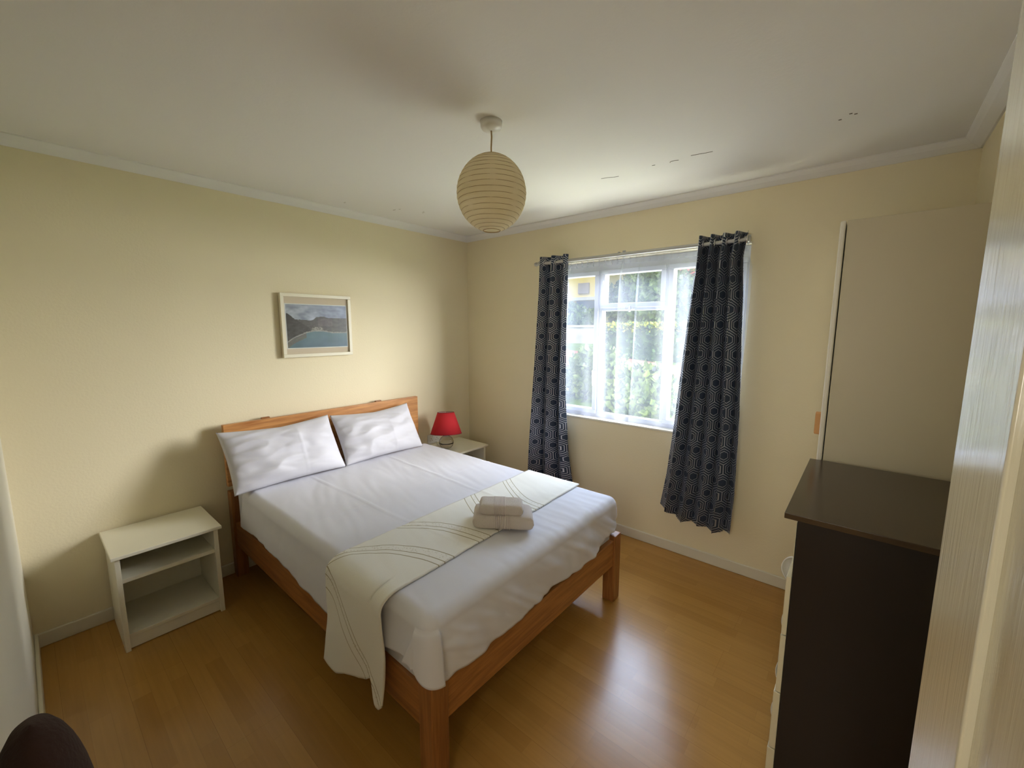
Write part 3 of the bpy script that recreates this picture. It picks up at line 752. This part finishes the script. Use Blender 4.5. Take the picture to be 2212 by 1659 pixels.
# towels
def towel(label, c, ux, uy, ln, wd, h, layers, seed):
    ux = Vector(ux).normalized(); uy = Vector(uy).normalized(); c = Vector(c)
    root = thing('folded_towel', tuple(c), label, 'towel', 'folded beige towels on the bed runner')
    mb = MB()
    lh = h/layers
    for q in range(layers):
        # each fold: a flattened rounded slab, folded edge on the front (-uy) side
        n, m = 60, 26
        z0 = q*lh
        i0 = len(mb.v)
        for i in range(n):
            a = i/(n-1); A = (a-.5)*ln*(1-.012*q)
            for j in range(m):
                t = 2*math.pi*j/m; ct, st = math.cos(t), math.sin(t)
                ex = .28
                yy = math.copysign(abs(ct)**ex, ct)*wd/2; zz = math.copysign(abs(st)**.55, st)*lh*.56
                endr = (1-abs(2*a-1)**14)**.5 if abs(2*a-1) < 1 else 0
                endr = max(.15, endr)
                p = c+ux*(A+.004*nz(t, q, seed))+uy*(yy*(1-.02*(1-endr))+.004*nz(a*5, q*3, seed))+Vector((0, 0, z0+lh/2+zz*endr + .003*nz(a*4, ct*2+q, seed)))
                mb.v.append(tuple(p))
        for i in range(n-1):
            for j in range(m): mb.f.append((i0+i*m+j, i0+(i+1)*m+j, i0+(i+1)*m+(j+1) % m, i0+i*m+(j+1) % m))
        mb.f.append(tuple(i0+j for j in range(m))); mb.f.append(tuple(i0+(n-1)*m+j for j in reversed(range(m))))
    obj('towel_cloth', mb, m_towel, root, smooth=True)
    # woven ribbed band wrapping the folded towel
    b = MB()
    for k in range(9):
        A = -.012+ (k-3)*.0082*ln/.28
        ring = []
        for j in range(40):
            t = 2*math.pi*j/40; ct, st = math.cos(t), math.sin(t)
            ring.append(c+ux*A+uy*(math.copysign(abs(ct)**.28, ct)*(wd/2+.0015))+Vector((0, 0, h/2+math.copysign(abs(st)**.4, st)*(h/2+.0022))))
        ring.append(ring[0]); b.tube([tuple(p) for p in ring], .0024, 6, caps=False)
    obj('ribbed_band', b, m_towelb, root, smooth=True)
    return root
ux = Vector((.815, .58, 0)); uy = Vector((-.70, .715, 0)).normalized(); uy = Vector((-.60, .80, 0))
uy = Vector((-.665, .747, 0))
fc = Vector((1.762, -1.477, .6305))
towel('larger folded beige towel lying on the bed runner beneath the small towel', fc+uy*.078, ux, uy, .285, .160, .064, 1, 1)
fc2 = Vector((1.750, -1.478, .6955))
towel('small folded beige towel on top of the larger one', fc2+uy*.062, ux, uy, .206, .120, .046, 1, 5)

# ------------------------------------------------------------------ nightstands
def nightstand(label, ya, yb, group='low white nightstands either side of the bed'):
    t = thing('nightstand', (.2, (ya+yb)/2, 0), label, 'nightstand', None)
    obj('top', MB().box(.008, .402, ya-.008, yb+.008, .482, .5), m_white, t, bevel=.004)
    for a, b in ((ya+.006, ya+.026), (yb-.026, yb-.006)):
        obj('side_panel', MB().box(.02, .378, a, b, 0, .482), m_white, t, bevel=.0015)
    obj('shelf', MB().box(.03, .365, ya+.026, yb-.026, .345, .365), m_white, t, bevel=.0015)
    obj('bottom_shelf', MB().box(.03, .365, ya+.026, yb-.026, .062, .08), m_white, t, bevel=.0015)
    obj('plinth', MB().box(.345, .361, ya+.026, yb-.026, .004, .062), m_white, t, bevel=.0015)
    obj('back_panel', MB().box(.02, .026, ya+.026, yb-.026, .02, .482), m_white, t)
    return t
nightstand('low white open-shelf nightstand standing empty beside the bed, left of the pillows', -2.664, -2.24)
nightstand('low white nightstand in the corner under the red lamp, mostly hidden by the bed', -.578, -.154)

# ------------------------------------------------------------------ table lamp
tl = thing('table_lamp', (.228, -.497, .5), 'small table lamp with tilted red shade and round glass base on the corner nightstand', 'lamp')
c0 = (.228, -.497, 0)
rb, zc = .064, .562
pr_ = []
for i in range(25):
    a = -math.pi/2*.92 + (math.pi*.92-.22)*i/24; pr_.append((rb*math.cos(a)*1.0, zc+rb*.97*math.sin(a)))
pr_ = [(.0001, zc-rb*.97)] + pr_
inner = [(max(.0001, r-.004), z+(.004 if z < zc else -.003)) for r, z in reversed(pr_)]
obj('glass_base', MB().lathe(pr_+inner, c0, 48), m_glass, tl, smooth=True)
obj('lamp_neck', MB().lathe([(.0001, .618), (.02, .618), (.022, .624), (.014, .632), (.012, .66), (.018, .664), (.018, .70), (.0001, .70)], c0, 24), m_rod, tl, smooth=True)
Rt = Matrix.Rotation(math.radians(-7), 3, Vector((.66, .75, 0)).normalized())
sc_ = (.228, -.497, .735)
h2 = .092
obj('lamp_shade', MB().lathe([(.135, -h2), (.072, h2), (.0708, h2), (.1338, -h2)], sc_, 64, Rt, close=True), m_red, tl, smooth=False).data.shade_smooth()
obj('shade_lining', MB().lathe([(.1325, -h2+.001), (.0698, h2-.001)], sc_, 64, Rt), m_shadein, tl, smooth=True)
m_redt = mat('dark_red_trim', (130, 18, 26), .7)
for rr, zz in ((.0715, h2), (.1345, -h2)):
    q = MB().torus((0, 0, zz), rr, .0022, (0, 0, 1), 64, 6); q.v = [tuple(Vector(sc_)+Rt @ Vector(v)) for v in q.v]
    obj('shade_trim', q, m_redt, tl, smooth=True)
sp = MB(); ctr = Vector(sc_)+Rt @ Vector((0, 0, h2-.02))
for k in range(3):
    a = k*2.094+.4; e = Vector(sc_)+Rt @ Vector((.071*math.cos(a), .071*math.sin(a), h2)); sp.tube([tuple(ctr), tuple(e)], .0016, 6)
sp.torus(tuple(ctr), .016, .0018, Rt @ Vector((0, 0, 1)), 20, 6)
obj('shade_carrier', sp, m_plastic, tl)
obj('bulb', MB().lathe([(.0001, .70), (.013, .70), (.016, .715), (.027, .745), (.025, .765), (.012, .782), (.0001, .785)], c0, 24), m_plastic, tl, smooth=True)
cord = MB().tube([(.17, -.49, .508), (.11, -.48, .504), (.06, -.46, .505), (.03, -.45, .52)], .003, 8); obj('cord', cord, m_plastic, tl, smooth=True)

sk = thing('power_socket', (0, -.455, .53), 'white double power socket on the wall behind the red lamp', 'socket')
obj('face_plate', MB().box(0, .009, -.525, -.385, .505, .592), m_plastic, sk, bevel=.003)
for yy in (-.488, -.422):
    sl = MB()
    for dy in (-.012, .012): sl.box(.0085, .0096, yy+dy-.003, yy+dy+.003, .533, .537)
    sl.box(.0085, .0096, yy-.002, yy+.002, .548, .556)
    obj('pin_holes', sl, m_dark, sk)
obj('rocker_switch', MB().box(.009, .013, -.475, -.463, .57, .582), m_plastic, sk, bevel=.001)
obj('rocker_switch', MB().box(.009, .013, -.447, -.435, .57, .582), m_plastic, sk, bevel=.001)

# ------------------------------------------------------------------ wardrobe
wd = thing('wardrobe', (3.05, -.32, 0), 'tall cream wardrobe against the window wall behind the dark chest of drawers', 'wardrobe')
WY0, WY1 = -.622, -.02
obj('side_panel', MB().box(2.868, 3.2825, WY0, WY0+.018, 0, 1.992), m_ward, wd, bevel=.002)
obj('side_panel', MB().box(2.868, 3.2825, WY1-.018, WY1, 0, 1.992), m_ward, wd, bevel=.002)
obj('top_panel', MB().box(2.868, 3.2825, WY0+.018, WY1-.018, 1.972, 1.990), m_ward, wd)
obj('back_panel', MB().box(3.243, 3.25, WY0+.018, WY1-.018, .05, 1.97), m_ward, wd)
obj('plinth', MB().box(2.885, 2.9, WY0+.018, WY1-.018, 0, .07), m_ward, wd)
dr = obj('door', MB().box(2.845, 2.864, WY0+.001, WY1-.002, .072, 1.993), m_wardedge, wd, bevel=.007, segs=4)
for zz in (1.7, .3): obj('hinge', MB().box(2.862, 2.87, -.05, -.042, zz, zz+.06), m_chrome, dr)
obj('handle', MB().prism([(-.565, 1.185), (-.552, 1.19), (-.54, 1.185), (-.54, 1.09), (-.552, 1.085), (-.565, 1.09)], 0, 2.822, 2.847), m_orange, dr, bevel=.005, segs=3)
# ------------------------------------------------------------------ chest of drawers
cd = thing('chest_of_drawers', (3.05, -1.02, 0), 'dark brown chest of drawers with cream drawer fronts beside the open door', 'chest of drawers')
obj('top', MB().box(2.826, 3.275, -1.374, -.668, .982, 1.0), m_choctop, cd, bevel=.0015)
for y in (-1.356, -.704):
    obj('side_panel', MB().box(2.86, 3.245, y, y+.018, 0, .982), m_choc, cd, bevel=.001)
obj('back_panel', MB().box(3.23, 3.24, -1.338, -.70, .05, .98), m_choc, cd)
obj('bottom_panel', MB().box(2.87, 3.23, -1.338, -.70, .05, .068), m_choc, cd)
def cup_pull(y, z, x0, p, par):
    c = MB()
    for i in range(17):
        a = math.pi*i/16
        for j in range(9):
            b = math.pi/2*j/8
            c.v.append((x0-p*math.sin(a)*math.cos(b)**.7, y+.032*math.sin(b)*math.sin(a), z-.048*math.cos(a)))
    for i in range(16):
        for j in range(8): k = i*9+j; c.f.append((k, k+9, k+10, k+1))
    return obj('handle', c, m_plastic, par, smooth=True, solid=.003)
bands = [(.792, .965, -.003, False), (.587, .786, .010, True), (.381, .583, .011, True), (.171, .377, .015, True), (.05, .167, .018, True)]
for zb, zt, o_, h_ in bands:
    f = obj('drawer_front', MB().box(2.854-o_, 2.8585, -1.352, -.686, zb, zt), m_cream, cd, bevel=.002)
    if h_:
        cup_pull(-1.12, (zt+zb)/2+.01, 2.854-o_, .038 if zb > .5 else .021, f)

# ------------------------------------------------------------------ door (open into the room, hinged beside the chest)
dr1 = thing('door_1', (3.205, -2.93, 0), None, None); dr1['kind'] = 'structure'
hx, hy = 3.197, -2.93; ex_, ey_ = 3.060, -2.196
dv = Vector((ex_-hx, ey_-hy, 0)); dl = dv.length; dv.normalize(); dn = Vector((-dv.y, dv.x, 0))   # dn points to the room (-x)
def dpanel(a0, a1, z0, z1, d0, d1):
    c = Vector((hx, hy, 0))+dv*((a0+a1)/2)+dn*((d0+d1)/2)+Vector((0, 0, (z0+z1)/2))
    return c, dv*(a1-a0), dn*(d1-d0), Vector((0, 0, z1-z0))
mb = MB()
for a0, a1, z0, z1 in ((0, .105, .01, 2.03), (dl-.105, dl, .01, 2.03), (.105, dl-.105, 1.93, 2.03), (.105, dl-.105, .01, .2), (.105, dl-.105, .93, 1.04), (dl/2-.045, dl/2+.045, .2, .93), (dl/2-.045, dl/2+.045, 1.04, 1.93)):
    mb.obox(*dpanel(a0, a1, z0, z1, -.04, 0))
lf = obj('door_leaf', mb, m_door, dr1, bevel=.003)
for z0, z1 in ((.2, .93), (1.04, 1.93)):
    for a0, a1 in ((.105, dl/2-.045), (dl/2+.045, dl-.105)):
        obj('door_panel', MB().obox(*dpanel(a0-.002, a1+.002, z0-.002, z1+.002, -.032, -.008)), m_door, lf)
        obj('door_panel', MB().obox(*dpanel(a0+.04, a1-.04, z0+.04, z1-.04, -.01, -.003)), m_door, lf, bevel=.004)
hp = Vector((hx, hy, 1.0))+dv*(dl-.06)
obj('door_handle', MB().tube([tuple(hp+dn*.0), tuple(hp+dn*.045), tuple(hp+dn*.05-dv*.03), tuple(hp+dn*.05-dv*.11)], .008, 10), m_chrome, dr1, smooth=True)
struct('trim_6', MB().box(DX0-.06, DX0, -L, -L+.015, 0, 2.11).box(DX0, DX0+.012, -L-.11, -L, 0, 2.05).box(DX0-.0, DX1, -L, -L+.015, 2.05, 2.11)
       .box(DX1-.012, DX1, -L-.11, -L, 0, 2.05), m_trim, bevel=.002)

# ------------------------------------------------------------------ dark stand-in form against the near wall
def fingertip_blur():
    cx_, cy_, H_ = 2.23, -2.886, 1.075
    def P(u, v):
        a = 2*math.pi*u; z = H_*v
        k = max(0, 1-((v-.84)/.16)**2.0)**.5 if v > .84 else 1-.15*max(0, (.05-v)/.05)
        k *= 1+.03*nz(math.cos(a)*2, math.sin(a)*2, z*5)
        return (cx_+.10*k*math.cos(a), cy_+.050*k*math.sin(a), z)
    mb = MB().grid(48, 60, P, wrap=True)
    mb.f.append(tuple(60*i for i in range(48))); return mb
bg_ = obj('fingertip_stand_in', fingertip_blur(), m_blur, None, smooth=True, org=(2.23, -2.886, 0))  # made-up form in place of a blurred fingertip close to the lens
tag(bg_, 'dark brown rounded stand-in for a blurred fingertip, set against the near wall at bottom left corner', 'fingertip_blur')

# ------------------------------------------------------------------ garden beyond the window
def leaf_mat(name, c1, c2):
    m = bpy.data.materials.new(name); m.use_nodes = True; nt = m.node_tree; b = nt.nodes['Principled BSDF']
    tc = N(nt, 'TexCoord'); n = N(nt, 'TexNoise'); n.inputs['Scale'].default_value = 5; n.inputs['Detail'].default_value = 5
    nt.links.new(tc.outputs['Object'], n.inputs['Vector']); r = N(nt, 'ValToRGB'); nt.links.new(n.outputs['Fac'], r.inputs[0])
    r.color_ramp.elements[0].position = .35; r.color_ramp.elements[0].color = lin(c1)
    r.color_ramp.elements[1].position = .65; r.color_ramp.elements[1].color = lin(c2)
    nt.links.new(r.outputs[0], b.inputs['Base Color']); b.inputs['Roughness'].default_value = .55; return m
m_lf1 = leaf_mat('shrub_leaves', (66, 88, 42), (120, 138, 72))
m_lf2 = leaf_mat('hedge_leaves', (52, 80, 38), (96, 124, 56))
m_lf3 = leaf_mat('tree_leaves', (60, 86, 40), (112, 134, 72))
m_lf4 = leaf_mat('sun_tinted_hedge_tips', (140, 156, 40), (180, 186, 64))
m_lawn = flat('lawn_grass', (104, 132, 54)); m_soil = flat('garden_soil', (132, 128, 96))
m_terra = flat('terracotta_paving', (186, 110, 92)); m_stone = mat('grey_stone_wall', (176, 170, 165), .9, mottle=.35, mscale=6)
m_cope = flat('white_coping', (200, 198, 192), mottle=.03); m_yel = flat('yellow_render', (216, 196, 118), mottle=.03)
m_oran = flat('orange_render', (210, 146, 66), mottle=.05); m_gwin = flat('grey_shutter', (150, 140, 135), mottle=.05)
m_roof = mat('red_tin_roof', (206, 110, 104), .6, mottle=.1); m_blue = flat('grey_blue_shutter', (120, 130, 150), mottle=.05)
m_bark = flat('bark', (96, 80, 62))
def leaves(mb, c, rad, n, size, seed, box=False):
    rnd = random.Random(seed); c = Vector(c)
    for _ in range(n):
        if box:
            p = Vector((rnd.uniform(-1, 1), rnd.uniform(-1, 1), rnd.uniform(-1, 1))); k = rnd.choice((0, 1, 2, 2)); p[k] = rnd.choice((-1, 1))*rnd.uniform(.93, 1.06)
            if k == 2: p[2] = abs(p[2])
        else:
            p = Vector((rnd.gauss(0, 1), rnd.gauss(0, 1), rnd.gauss(0, 1))).normalized()*rnd.uniform(.82, 1.08)
            p *= 1+.18*nz(p.x*3+seed, p.y*3, p.z*3)
        q = c+Vector((p.x*rad[0], p.y*rad[1], p.z*rad[2]))
        d = Vector((rnd.gauss(0, 1), rnd.gauss(0, 1), rnd.gauss(0, 1)+.4)).normalized(); e = d.cross(Vector((rnd.gauss(0, 1), rnd.gauss(0, 1), rnd.gauss(0, 1)))).normalized()
        L_ = size*rnd.uniform(.6, 1.3); w_ = L_*.32; i = len(mb.v); up_ = d.cross(e)*L_*.08
        mb.v += [tuple(q), tuple(q+d*L_*.5+e*w_+up_), tuple(q+d*L_), tuple(q+d*L_*.5-e*w_+up_)]; mb.f.append((i, i+1, i+2, i+3))
    return mb
def blob(mb, c, rad, seed, nu=28, nv=16):
    c = Vector(c)
    def P(u, v):
        a = 2*math.pi*u; b = math.pi*v; p = Vector((math.sin(b)*math.cos(a), math.sin(b)*math.sin(a), math.cos(b)))
        p *= .86*(1+.18*nz(p.x*3+seed, p.y*3, p.z*3)); return (c.x+p.x*rad[0], c.y+p.y*rad[1], c.z+p.z*rad[2])
    return mb.grid(nu, nv, P, wrap=True)
gnd = MB(); ys = [(.3, -.05), (2.0, .1), (3.6, .5), (4.4, .75), (5.0, 1.12), (6.6, 1.15), (6.9, 1.25), (9, 1.4), (12, 1.6), (30, 2.4)]
for y, z in ys: gnd.v += [(-30, y, z), (20, y, z)]
for k in range(len(ys)-1): gnd.f.append((2*k, 2*k+1, 2*k+3, 2*k+2))
for k in range(len(ys)-1, -1, -1): gnd.v += [(-30, ys[k][0], -1), (20, ys[k][0], -1)]
g = obj('garden_ground', gnd, m_lawn, None); g['kind'] = 'structure'
def shrub(name, label, cat, c, rad, n, size, seed, m, zg, group=None):
    t = thing(name, (c[0], c[1], zg), label, cat, group)
    obj('foliage', leaves(blob(MB(), c, rad, seed), c, rad, n, size, seed), m, t, recalc=False)
    obj('stem', MB().tube([(c[0], c[1], zg-.05), (c[0]+.03, c[1], c[2]-rad[2]*.3)], [.05, .03], 8), m_bark, t)
shrub('garden_shrub', 'leafy green shrub outside the window, directly below the left pane', 'shrub', (-.42, 3.35, .64), (.56, .32, .52), 2600, .13, 1, m_lf1, .3)
shrub('garden_shrub', 'leafy green shrub outside the window, below the middle pane and its path', 'shrub', (.66, 2.68, .50), (.58, .32, .48), 2800, .13, 2, m_lf1, .28)
shrub('garden_shrub', 'leafy green shrub outside the window, half hidden by the right curtain', 'shrub', (1.80, 3.35, .50), (.56, .32, .44), 2000, .13, 3, m_lf1, .28)
shrub('garden_shrub', 'reddish tipped shrub at the far left outside the window, beside the dark curtain', 'shrub', (-1.35, 2.65, .62), (.42, .32, .44), 1500, .12, 4, leaf_mat('reddish_leaves', (110, 90, 56), (150, 104, 72)), .42)
tw = MB(); tw.prism([(4.0, -.2), (4.35, -.2), (4.35, .0), (4.0, .0)], 0, 0, 1)
tv = MB()
for x, z in ((-4.5, 1.36), (3.5, .66)):
    tv.v += [(x, 3.85, z-.55), (x, 4.35, z-.55), (x, 4.35, z), (x, 3.85, z-.09)]
tv.f += [(0, 1, 2, 3), (4, 7, 6, 5), (0, 4, 5, 1), (1, 5, 6, 2), (2, 6, 7, 3), (3, 7, 4, 0)]
o = obj('garden_path', tv, m_terra, None, bevel=.01, org=(0, 4, .6)); tag(o, 'pink terracotta path sloping down behind the shrubs outside the window', 'path')
t = thing('hedge', (.4, 4.95, 1.0), 'clipped hedge with top tinted yellow for sunlight behind the pink path outside', 'hedge')
hb = MB().box(-.95, 2.5, 4.72, 5.3, .7, 1.52); leaves(hb, (.77, 5.0, 1.12), (1.78, .34, .44), 6500, .09, 11, True)
obj('foliage', hb, m_lf2, t, recalc=False)
obj('sun_tinted_tips', leaves(MB(), (.77, 5.0, 1.54), (1.74, .34, .05), 2600, .08, 12, True), m_lf4, t, recalc=False)  # sunlight on the hedge top put into the leaf colour
t = thing('garden_wall', (-2, 6.6, 1.1), 'grey stone garden wall with white coping outside, beyond the hedge', 'wall')
obj('stonework', MB().box(-9, 5, 6.5, 6.75, 1.0, 1.56), m_stone, t)
obj('coping', MB().box(-9, 5, 6.46, 6.79, 1.56, 1.61), m_cope, t, bevel=.005)
for i, (x, y, z, rx, rz, lab) in enumerate(((-3.3, 11.2, 2.3, 1.1, 1.05, 'bushy tree behind the garden wall, seen through the left of the middle pane'),
                                   (-1.8, 9.2, 2.2, 1.15, 1.1, 'bushy tree behind the garden wall, seen through the right of the middle pane'),
                                   (-.2, 11.2, 2.4, 1.1, 1.3, 'bushy tree behind the garden wall, seen through the right pane'),
                                   (1.5, 9.2, 2.3, 1.2, 1.4, 'bushy tree behind the garden wall, beyond the right curtain'),
                                   (-4.9, 9.0, 1.75, 1.2, .5, 'low wide bush behind the garden wall below the yellow house'))):
    shrub('garden_tree', lab, 'tree', (x, y, z), (rx, .8, rz), 3200, .16, 30+i, m_lf3, 1.35)
hs = thing('house', (-8, 14, 1.6), 'yellow rendered house up the slope, seen through the left pane', 'house')
obj('wall', MB().box(-13, -5.3, 12.2, 17, 1.2, 4.6), m_yel, hs)
obj('window', MB().box(-6.25, -5.75, 12.14, 12.2, 2.9, 3.32), m_gwin, hs, bevel=.01)
obj('ledge', MB().box(-13, -5.2, 11.9, 12.2, 2.62, 2.74), m_cope, hs)
obj('shutter', MB().box(-6.3, -5.4, 12.13, 12.2, 2.1, 2.6), m_blue, hs)
obj('plinth', MB().box(-13, -5.25, 12.1, 12.2, 1.2, 2.08), m_oran, hs)
obj('roof', MB().prism([(11.7, 4.55), (17.3, 4.55), (14.6, 5.8)], 0, -13.3, -5.0), m_roof, hs)
h2_ = thing('house', (-3, 21, 2), 'red roofed building far behind the trees, seen at the top of the middle pane', 'house')
obj('wall', MB().box(-8, 1, 19, 23, 1.8, 4.2), m_yel, h2_)
obj('roof', MB().prism([(18.4, 4.1), (23.4, 4.1), (21, 5.8)], 0, -8.4, 1.4), m_roof, h2_)
